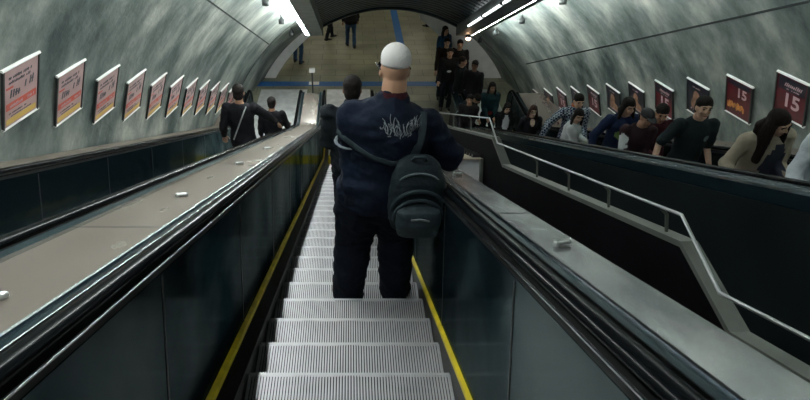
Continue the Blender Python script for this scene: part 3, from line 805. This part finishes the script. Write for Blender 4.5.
desc = {id(pr_): 'dark maroon poster with a pale 15', id(pg_): 'maroon poster with 15 above an orange picture', id(pd_): 'black poster with a brown picture'}
seen = set(); dd = [desc[id(q)] for q in kinds]
order = []
for i, q in enumerate(kinds): order.append((q, i, q not in seen)); seen.add(q)
for q, i, first in sorted(order, key=lambda z: z[2]):     # copies first, the prototype itself last
    place_poster(q, 'r', i, '%s, %s from near end of right wall' % (dd[i], ORDS[i]), 'dark posters along the right wall', first)

# ------------------------------------------------------------------ the man in the white cap
def map_pts(me_bvh, pts, off):
    """lay points (x, z) on the back of a garment, seen from behind (-Y)"""
    out = []
    for x, z in pts:
        h = me_bvh.ray_cast(Vector((x, -2, z)), Vector((0, 1, 0)))
        if h[0] is not None: out.append((h[0]+Vector((0, -off, 0)), h[1]))
    return out
MAIN = {}
def man_extras(root, q):
    HM, k, T = q['HM'], q['k'], q['T']
    # white knitted cap
    bm = bmesh.new(); ell(bm, (0, -.018, .070), (.082, .102, .080), HM); tube(bm, [HM @ Vector((0, -.018, .038)), HM @ Vector((0, -.017, .075))], [(.0815, .101), (.0825, .102)], 20, side=q['rx'], round_ends=False)
    for v in bm.verts: v.co *= k
    me = remesh(bm, .009, 2, .002, 14)
    cp = link_me('white_cap', me, mat('white_knit', (.82, .80, .78), .85, bump=.4, bscale=120), root, True)
    bm = bmesh.new(); ell(bm, (0, -.03, .141), (.012, .012, .006), HM, 2)
    for v in bm.verts: v.co *= k
    link_mesh('cap_button', bm, mat('white_knit_button', (.7, .68, .66), .8), root, True)
    # sunglasses: temple seen beside the cheek
    bm = bmesh.new()
    for s_ in (-1, 1):
        tube(bm, [HM @ Vector((s_*.083, -.02, .01)), HM @ Vector((s_*.086, .06, .014)), HM @ Vector((s_*.08, .1, .012))], .004, 6)
        ell(bm, (s_*.038, .104, .004), (.036, .012, .024), HM, 2)
    for v in bm.verts: v.co *= k
    link_mesh('sunglasses', bm, M_rubber, root, True)
    bvh = BVHTree.FromPolygons([v.co.copy() for v in q['top'].vertices], [tuple(p.vertices) for p in q['top'].polygons])
    MAIN['bvh'] = bvh
    # distressed white print across the shoulders
    r = random.Random(5); bm = bmesh.new()
    cx, cz = .125, 1.495
    def stroke(a, b, w):
        n = 5; P = []
        for i in range(n+1):
            t_ = i/n; x = a[0]+(b[0]-a[0])*t_+.006*math.sin(t_*7+a[0]*90); z = a[1]+(b[1]-a[1])*t_+.004*math.cos(t_*9)
            P.append((x, z))
        dx, dz = b[0]-a[0], b[1]-a[1]; L_ = math.hypot(dx, dz)+1e-6; nx, nz = -dz/L_*w, dx/L_*w
        A = map_pts(bvh, [(x+nx, z+nz) for x, z in P], .004); B = map_pts(bvh, [(x-nx, z-nz) for x, z in P], .004)
        if len(A) != n+1 or len(B) != n+1: return
        va = [bm.verts.new(p) for p, _ in A]; vb = [bm.verts.new(p) for p, _ in B]
        for i in range(n): bm.faces.new((va[i], va[i+1], vb[i+1], vb[i]))
    for i in range(30):        # wings of ragged strokes left and right of a centre
        u = (i-14.5)/14.5
        x = cx+u*.10; top_ = .048*(1-abs(abs(u)-.55))+.01
        if abs(u) < .12: top_ *= .5
        stroke((x+r.uniform(-.006, .006), cz-.055+.03*abs(u)+r.uniform(-.012, .01)), (x+.02*u+r.uniform(-.012, .012), cz+top_*r.uniform(.4, 1.25)), r.uniform(.0009, .0020))
    for i in range(16):
        x = cx+r.uniform(-.12, .12); z = cz+r.uniform(-.05, .03); stroke((x, z), (x+r.uniform(-.03, .03), z+r.uniform(-.012, .012)), r.uniform(.0008, .0016))
    link_mesh('back_print', bm, mat('print_white', (.26, .29, .31), .8), root)
    # pale band at the left elbow
    MAIN['q'] = q
man_loc = tread(4, .175)+Vector((0, .0, 0))
man = person('burly man from behind in white cap, navy sweatshirt and baggy trousers in the foreground', man_loc, 0, 1.85,
    lean=(2, 6.5, 0), head=(6, 8, -4), wl=(-.08, .27, 1.04), wr=(.33, .30, 1.06), el=(-.2, -.9, 0), er=(.5, -.9, 0), fl=(-.18, -.03), fr=(.15, 0.03), toes=(16, 14),
    skin='tan', hair='none', shz=1.365, neck=.022, hcol=(.27, .15, .10), top=('navy', (.005, .010, .024), 'sweatshirt'), pants=('trousers_navy', (.0035, .006, .013)), shoe=(.10, .10, .11),
    fat=1.26, legfat=1.74, vox=.012, loose=.042, collar=('maroon', (.035, .006, .010)), extras=man_extras, hipshift=.01, pl=(1, .2, 0), pr=(-1, .2, 0))

# backpack hanging on his right side
def to_loc(p): return man_loc+Vector(p)
bp = empty('backpack', (man_loc.x+.215, man_loc.y-.31, man_loc.z+.885), 0)
tag(bp, 'dark grey teal backpack slung low across the back of the man in the white cap', 'backpack')
def rounded_pack(bm, prof, sx, yback, n=22, pw=2.6):
    rings = []
    for z, w, d in prof:
        ring = []
        for i in range(n):
            a = 2*PI*i/n; cx_, sy_ = math.cos(a), math.sin(a)
            x = w*math.copysign(abs(cx_)**(2/pw), cx_); y = yback-d+d*math.copysign(abs(sy_)**(2/pw), sy_)
            ring.append(bm.verts.new((x+sx, y, z)))
        rings.append(ring)
    bm.faces.new(rings[0][::-1]); bm.faces.new(rings[-1])
    for a, b in zip(rings, rings[1:]):
        for i in range(n): bm.faces.new((a[i], a[(i+1) % n], b[(i+1) % n], b[i]))
M_pack = cloth('pack_black', (.009, .016, .020), .7, .3, 40); M_pack2 = cloth('pack_teal', (.026, .040, .048), .6, .3, 40); M_pipe = mat('pack_piping', (.09, .12, .13), .5)
bm = bmesh.new(); rounded_pack(bm, [(0, .10, .05), (.02, .145, .085), (.10, .165, .105), (.24, .170, .10), (.36, .155, .085), (.44, .12, .06), (.475, .06, .03)], 0, .10); fixn(bm)
o = link_me('main_bag', remesh(bm, .012, 3, .006, 9, 2), M_pack, bp, True)
bm = bmesh.new(); rounded_pack(bm, [(.03, .09, .02), (.05, .12, .045), (.14, .132, .055), (.22, .125, .045), (.25, .10, .02)], 0, -.07); fixn(bm)
link_me('front_pocket', remesh(bm, .011, 3, .004, 9, 5), M_pack2, bp, True)
def arc(bm, z0, zc, w, y0, y1, r_, n=14):
    P = []
    for i in range(n+1):
        a = PI*i/n; P.append((w*math.cos(a), y0+(y1-y0)*math.sin(a), z0+(zc-z0)*math.sin(a)))
    tube(bm, P, r_, 8)
for (z0, zc, w, y0, y1, r_, m_, nm) in ((.20, .335, .150, -.085, -.095, (.014, .010), M_pack2, 'upper_band'), (.16, .285, .140, -.115, -.11, (.012, .008), M_pack2, 'lower_band'),
                                  (.30, .425, .135, -.02, -.05, .006, M_pipe, 'zip_piping')):
    bm = bmesh.new()
    P = []; n = 14
    for i in range(n+1):
        a = PI*i/n; P.append((w*math.cos(a), y0+(y1-y0)*math.sin(a), z0+(zc-z0)*math.sin(a)))
    tube(bm, P, [r_ if isinstance(r_, tuple) else (r_, r_)]*(n+1), 8); link_mesh(nm, bm, m_, bp, True)
bm = bmesh.new(); tube(bm, [(-.045, -.19, .205), (0, -.195, .215), (.05, -.19, .20)], .006, 8); link_mesh('logo_badge', bm, mat('badge', (.16, .18, .19), .5), bp, True)
bm = bmesh.new(); tube(bm, [(-.04, .03, .46), (-.03, .0, .50), (.03, .0, .50), (.04, .03, .46)], .009, 8); link_mesh('grab_handle', bm, M_pack2, bp, True)
# straps follow the sweatshirt
bpo = Vector(bp.location)-man_loc
def strap(nm, pts, w, off=.008):
    bm = bmesh.new(); A = []
    dense = []
    for (a, b) in zip(pts, pts[1:]):
        for i in range(6): dense.append((a[0]+(b[0]-a[0])*i/6, a[1]+(b[1]-a[1])*i/6))
    dense.append(pts[-1])
    for x, z in dense:
        h = MAIN['bvh'].ray_cast(Vector((x, -2, z)), Vector((0, 1, 0)))
        if h[0] is not None: A.append(h[0]+Vector((0, -off, 0))-bpo)
    # smooth the path
    for _ in range(2): A = [A[0]]+[(A[i-1]+A[i]*2+A[i+1])/4 for i in range(1, len(A)-1)]+[A[-1]]
    side = (dense[1][1]-dense[0][1], 0, -(dense[1][0]-dense[0][0]))
    tube(bm, A, [(w, .006)]*len(A), 10, side=side); return link_mesh(nm, bm, M_pack2, bp, True)
strap('right_strap', [(.245, 1.60), (.245, 1.53), (.235, 1.42), (.205, 1.34), (.19, 1.28)], .026)
strap('left_strap', [(-.25, 1.40), (-.14, 1.35), (-.02, 1.30), (.08, 1.27), (.15, 1.30)], .017)
bm = bmesh.new()
q = MAIN['q']; e = q['eL']*q['k']; w_ = q['shL']*q['k']; ax = (w_-e).normalized(); c = e.lerp(w_, .52)
R_ = .112
P = []
for i in range(17):
    a = 2*PI*i/16; u = Vector((0, 1, 0)); u = (u-ax*u.dot(ax)).normalized(); v = ax.cross(u)
    P.append(c+u*R_*math.cos(a)+v*R_*math.sin(a)-bpo)
tube(bm, P, [(.004, .011)]*17, 8, side=ax, round_ends=False); link_mesh('arm_loop', bm, mat('strap_pale', (.10, .12, .14), .7), bp, True)

# ------------------------------------------------------------------ other people
GM = 'people riding the escalators'
def s_to_k(s): return int(round((s-NS)/PS))
def strap_extra(col, dirn=1):
    def fn(root, q):
        bvh = BVHTree.FromPolygons([v.co.copy() for v in q['top'].vertices], [tuple(p.vertices) for p in q['top'].polygons])
        bm = bmesh.new(); A = []
        k = q['k']
        for i in range(14):
            t_ = i/13; x = (.10-.22*t_)*dirn*k; z = (1.47-.5*t_)*k
            h = bvh.ray_cast(Vector((x, -2, z)), Vector((0, 1, 0)))
            if h[0] is not None: A.append(h[0]+Vector((0, -.006, 0)))
        if len(A) > 2:
            tube(bm, A, [(.012, .004)]*len(A), 8, side=(1, 0, .3)); link_mesh('bag_strap', bm, mat('strap_grey', col, .6), root, True)
    return fn
def glasses(root, q):
    bm = bmesh.new(); HM, k = q['HM'], q['k']
    for s_ in (-1, 1):
        P = [HM @ Vector((s_*.032+.024*math.cos(a), .093, .006+.018*math.sin(a))) for a in [2*PI*i/12 for i in range(13)]]
        tube(bm, P, .003, 6, round_ends=False); tube(bm, [HM @ Vector((s_*.056, .09, .008)), HM @ Vector((s_*.08, .0, .008))], .003, 6)
    tube(bm, [HM @ Vector((-.009, .094, .008)), HM @ Vector((.009, .094, .008))], .003, 6)
    for v in bm.verts: v.co *= k
    link_mesh('glasses', bm, M_rubber, root, True)
def front_patch(col, nm, cx, cz, w, h):
    def fn(root, q):
        bvh = BVHTree.FromPolygons([v.co.copy() for v in q['top'].vertices], [tuple(p.vertices) for p in q['top'].polygons])
        k = q['k']; bm = bmesh.new(); g = []
        for i in range(9):
            row = []
            for j in range(9):
                u, v = (i/8-.5), (j/8-.5); x = (cx+u*w)*k; z = (cz+v*h)*k
                hh = bvh.ray_cast(Vector((x, 2, z)), Vector((0, -1, 0)))
                row.append(bm.verts.new(hh[0]+Vector((0, .006, 0))) if hh[0] is not None else None)
            g.append(row)
        for i in range(8):
            for j in range(8):
                r4 = [g[i][j], g[i+1][j], g[i+1][j+1], g[i][j+1]]
                if all(r4) and (i-3.5)**2+(j-3.5)**2 < 17: bm.faces.new(r4)
        link_mesh(nm, bm, mat('patch_%d' % int(sum(col)*777), col, .7), root, True)
    return fn
def both(*fs):
    def fn(r_, q):
        for f in fs: f(r_, q)
    return fn

# ahead of the man
person('person in a black hooded jacket standing just ahead of the man in the white cap', tread(9, .02), 0, 1.80, head=(14, 0, 0), wl=(-.20, .25, 1.0), wr=(.20, .25, 1.0), hair='short', top=('black_jacket', (.010, .014, .018), 'hooded_jacket'), fat=1.06, loose=.03, collar=True, group=None, skin='brown', detail=False)
# left escalator
person('person in black top with shoulder strap on the left escalator, hand on rail', tread(18, -1.64), 0, 1.84, head=(5, 0, 0), wl=(-.30, .1, .92), wr=(.46, .32, 1.02), er=(.9, -.3, -.2), hair='short', top=('black_top', (.008, .008, .011)), fat=1.05, extras=strap_extra((.35, .36, .36)), detail=False)
person('shorter person in black farther down the left escalator, seen from behind', tread(23, -1.42), 0, 1.66, head=(8, 0, 0), wl=(-.27, .1, .9), wr=(.27, .3, 1.06), hair='short', top=('black_top', (.008, .008, .011)), fat=1.08, detail=False)

# right escalator, facing uphill (towards the camera)
def rp(px, X, label, k=None, **kw):
    kw['H'] = kw.get('H', 1.7)*.945
    Zd = 560*X/(px-350); s = (Zd+.0)/.985
    # the head leans back from the feet along the slope
    H = kw.get('H', 1.70); sf = s+.40*H*.93
    kk = s_to_k(sf+.12); p = tread(kk, X)
    return person(label, p, kw.pop('rz', PI), **kw)
rp(856, 3.62, 'person in a white shirt cut off by the right edge of the picture', H=1.66, hair='short', top=('white_shirt', (.62, .66, .72)), wl=(-.25, .25, 1.0), wr=(.38, .28, 1.0), skin='tan', fat=1.0)
rp(764, 3.66, 'woman with long dark hair hanging over her face, bent forward in a beige jacket', H=1.66, lean=(6, 8, 0), head=(14, 18, 6), hair='hang', hcol=(.012, .007, .006), top=('beige_jacket', (.36, .31, .24), 'jacket'), wl=(-.10, .36, 1.08), wr=(.36, .28, 1.02), female=True, skin='light', fat=1.08,
   extras=front_patch((.02, .025, .05), 'dark_blouse', 0, 1.2, .2, .4))
rp(702, 3.66, 'man in dark polo shirt with short hair, hand on rail, facing the camera', H=1.72, head=(-4, -6, 0), hair='short', top=('polo_dark', (.014, .022, .026), 'polo_shirt'), sleeve='short', wl=(-.22, .2, .95), wr=(.42, .14, .96), er=(.4, -.8, 0), skin='light', fat=1.0,
   extras=front_patch((.25, .3, .34), 'chest_badge', -.10, 1.30, .07, .07))
rp(661, 3.85, 'person in a maroon jacket looking down, beside the man in the dark polo', H=1.68, lean=(5, 3, 0), head=(8, -14, 0), hair='short', top=('maroon_jacket', (.055, .012, .018), 'jacket'), wl=(.04, .36, 1.12), wr=(.14, .38, 1.12), skin='tan', fat=1.06)
def cap_on(root, q):
    HM, k = q['HM'], q['k']; bm = bmesh.new(); ell(bm, (0, -.012, .055), (.086, .106, .078), HM)
    tube(bm, [HM @ Vector((0, .07, .05)), HM @ Vector((0, .125, .04)), HM @ Vector((0, .165, .025))], [(.07, .006), (.062, .006), (.04, .005)], 12, side=q['rx'])
    for v in bm.verts: v.co *= k
    link_mesh('cap', bm, mat('cap_black', (.018, .018, .022), .6), root, True)
def white_sleeve(root, q):
    bm = bmesh.new(); a, b, c = q['shR'], q['eR'], q['wR']
    tube(bm, [a.lerp(b, .15), b, b.lerp(c, .9)], [.072, .064, .048], 14)
    for v in bm.verts: v.co *= q['k']
    link_mesh('white_sleeve', bm, cloth('white_sleeve', (.62, .65, .66)), root, True)
capman = rp(641, 3.42, 'person in a dark cap and vest with a white sleeve, looking down at a phone', H=1.60, lean=(3, -4, 0), head=(4, 8, 0), hair='cap', top=('dark_red_vest', (.03, .014, .018), 'vest'), sleeve='long', wl=(-.05, .36, 1.08), wr=(.12, .36, 1.06), skin='tan', fat=1.02, extras=both(cap_on, white_sleeve))
ph = empty('smartphone', tuple(capman.location+Vector((-.03, -.48, .99))), 0); ph.rotation_euler = (R(35), 0, 0)
tag(ph, 'black smartphone held by the person in the dark cap', 'phone')
bm = bmesh.new(); box(bm, (-.036, -.005, -.07), (.036, .005, .07)); fixn(bm); link_mesh('case', bm, M_rubber, ph)
bm = bmesh.new(); box(bm, (-.032, .005, -.062), (.032, .0062, .062)); fixn(bm); link_mesh('screen', bm, mat('screen', (.1, .12, .14), .1, emit=(.5, .6, .7), est=.25), ph)
rp(623, 3.58, 'woman with dark bobbed hair and navy jacket with green print, hand on rail', H=1.74, head=(6, 6, 0), hair='bob', top=('navy_jacket', (.012, .022, .06), 'jacket'), wl=(-.2, .22, 1.0), wr=(.38, .14, .95), er=(.9, -.4, 0), female=True, skin='light', fat=1.08,
   extras=front_patch((.13, .22, .06), 'green_print', .03, 1.25, .17, .14))
rp(574, 3.35, 'person in a light grey shirt with dark hair turned away, arm stretched forward', H=1.58, rz=PI+R(60), lean=(6, 0, 0), head=(6, -60, 0), hair='bob', top=('light_grey', (.55, .57, .58)), wl=(-.02, .42, 1.12), wr=(.16, .44, 1.14), skin='light', fat=1.08)
def plaid(root, q):
    m = mat('cloth_plaid', (.2, .25, .35)); nt = m.node_tree; b = nt.nodes['Principled BSDF']
    tc = nt.nodes.new('ShaderNodeTexCoord'); ck = nt.nodes.new('ShaderNodeTexChecker'); ck.inputs['Scale'].default_value = 30
    ck.inputs['Color1'].default_value = (.36, .40, .46, 1); ck.inputs['Color2'].default_value = (.015, .025, .06, 1)
    nt.links.new(tc.outputs['Object'], ck.inputs['Vector']); nt.links.new(ck.outputs['Color'], b.inputs['Base Color'])
rp(573, 3.80, 'tall man in checked blue and white shirt with orange collar, hand on rail', H=1.84, head=(8, 4, 0), hair='short', top=('plaid', (.2, .25, .35)), wl=(-.2, .2, 1.0), wr=(.52, .12, 1.0), er=(.9, -.4, 0), skin='light', collar=('orange', (.65, .16, .07)), fat=1.04,
   extras=both(plaid, front_patch((.65, .16, .07), 'orange_undershirt', 0, 1.38, .14, .2)))
rp(531, 3.45, 'woman with glasses and long auburn hair in a black top, smiling towards the camera', H=1.60, head=(0, -10, 0), hair='long', hcol=(.035, .013, .008), top=('black_blouse', (.012, .012, .016), 'blouse'), wl=(-.2, .2, 1.0), wr=(.2, .2, 1.0), female=True, skin='pale', extras=both(glasses, front_patch((.55, .38, .3), 'neckline', 0, 1.40, .1, .16)))
rp(508, 3.45, 'person in a black jacket open over a white shirt, farther down the right escalator', H=1.68, head=(14, 0, 0), hair='bob', top=('black_coat', (.012, .013, .016), 'jacket'), wl=(-.1, .3, 1.05), wr=(.1, .3, 1.05), skin='light', extras=front_patch((.7, .72, .75), 'white_shirt_front', 0, 1.24, .16, .42))

# people queueing on the lower landing
def lp(px, py, label, H=1.70, **kw):
    zz = FZ+H*.925; al = PITCH+math.atan((py-200)/560); Y = -zz/math.tan(al); Z = Y*math.cos(PITCH)-zz*math.sin(PITCH)
    return person(label, (Z*(px-350)/560, Y, FZ+.006), kw.pop('rz', PI), H=H, group='people waiting at the foot of the right escalator', vox=.02, **kw)
lp(492, 88, 'person in a dark teal coat with a red bag edge standing by the right wall', H=1.66, hair='long', top=('teal_coat', (.012, .035, .042), 'coat'), wl=(-.1, .3, 1.0), wr=(.1, .3, 1.0), skin='tan', female=True, extras=front_patch((.45, .03, .04), 'red_scarf', 0, 1.02, .12, .1))
lp(466, 90, 'person bending forward with a pale strap over a dark coat by the right newel', H=1.62, lean=(25, 0, 0), head=(30, 0, 0), hair='short', top=('dark_coat', (.014, .018, .022), 'coat'), wl=(-.1, .4, .95), wr=(.15, .4, .95), skin='tan', rz=PI+R(40), extras=strap_extra((.4, .45, .45), -1))
lp(475, 66, 'slim person in black standing with head turned at the foot of the right escalator', H=1.74, hair='short', top=('black_slim', (.012, .010, .012)), skin='brown', rz=PI-R(30))
lp(462, 62, 'person carrying a big round black backpack, turned to the right', H=1.68, hair='short', top=('black_pack_coat', (.010, .012, .014), 'coat'), skin='tan', rz=R(-120), fat=1.15)
lp(450, 53, 'person with a white badge in front of the queue on the landing', H=1.70, hair='short', top=('black_queue', (.012, .012, .014), 'coat'), skin='light', fat=1.1, extras=front_patch((.7, .7, .7), 'white_badge', 0, 1.16, .12, .06))
lp(460, 45, 'person in a dark cap in the middle of the queue', H=1.74, hair='short', top=('black_mid', (.014, .012, .012), 'coat'), skin='tan', fat=1.1)
lp(447, 43, 'person in a brown black coat at the left of the queue', H=1.72, hair='short', top=('brown_black', (.02, .014, .012), 'coat'), skin='light', fat=1.1)
lp(445, 31, 'woman in a blue denim jacket at the back of the queue', H=1.70, hair='long', top=('denim_jacket', (.02, .07, .14), 'jacket'), skin='tan', female=True, rz=PI+R(30))
lp(470, 100, 'short person in a dark jacket with hands low beside the right newel', H=1.60, hair='short', top=('dark_low', (.016, .012, .014), 'jacket'), skin='tan', rz=PI-R(20), wl=(-.1, .25, .95), wr=(.1, .25, .95))
# people walking in the hall
def hall(px, py, label, H=1.72, **kw):
    al = PITCH+math.atan((py-200)/560); Y = -FZ/math.tan(al); Z = Y*math.cos(PITCH)-FZ*math.sin(PITCH)
    return person(label, (Z*(px-350)/560, Y, FZ), kw.pop('rz', 0), H=H, group='people walking in the lower hall', vox=.02, detail=False, **kw)
JE = ('jeans', (.045, .10, .19))
hall(351, 47, 'person in a long dark coat and blue jeans walking away in the lower hall', pants=JE, top=('dark_walker', (.012, .012, .014), 'coat'), fat=1.15, loose=.03, fl=(-.1, .15), fr=(.1, -.12), rz=R(10))
hall(298, 63, 'person in blue jeans and denim shirt by the left end of the lower hall', pants=JE, top=('denim_shirt', (.03, .08, .16)), fl=(-.12, .05), fr=(.12, -.05), rz=R(-20), fat=1.1, hair='short')
hall(329, 39, 'person in black striding far back on the left of the lower hall', top=('black_far', (.012, .012, .014)), fl=(-.12, .2), fr=(.1, -.15), rz=R(-60))
hall(432, 27, 'person in dark clothes far back on the right of the lower hall', top=('black_far', (.012, .012, .014)), fl=(-.12, .15), fr=(.1, -.1), rz=R(50))

# ------------------------------------------------------------------ world, camera, view
w = bpy.data.worlds.new('World'); bpy.context.scene.world = w; w.use_nodes = True
w.node_tree.nodes['Background'].inputs[0].default_value = (.55, .8, .85, 1); w.node_tree.nodes['Background'].inputs[1].default_value = .012
cam = bpy.data.cameras.new('camera'); co = bpy.data.objects.new('camera', cam); C.objects.link(co)
co.location = (0, 0, 0); co.rotation_euler = (PI/2-PITCH, 0, 0)
cam.sensor_fit = 'HORIZONTAL'; cam.sensor_width = 36; cam.lens = 36*560/810; cam.shift_x = 55/810; cam.clip_start = .02
bpy.context.scene.camera = co
vs = bpy.context.scene.view_settings
bpy.context.scene.display_settings.display_device = 'sRGB'
vs.view_transform = 'Standard'; vs.look = 'None'; vs.gamma = 1; vs.use_curve_mapping = False; vs.exposure = -.44
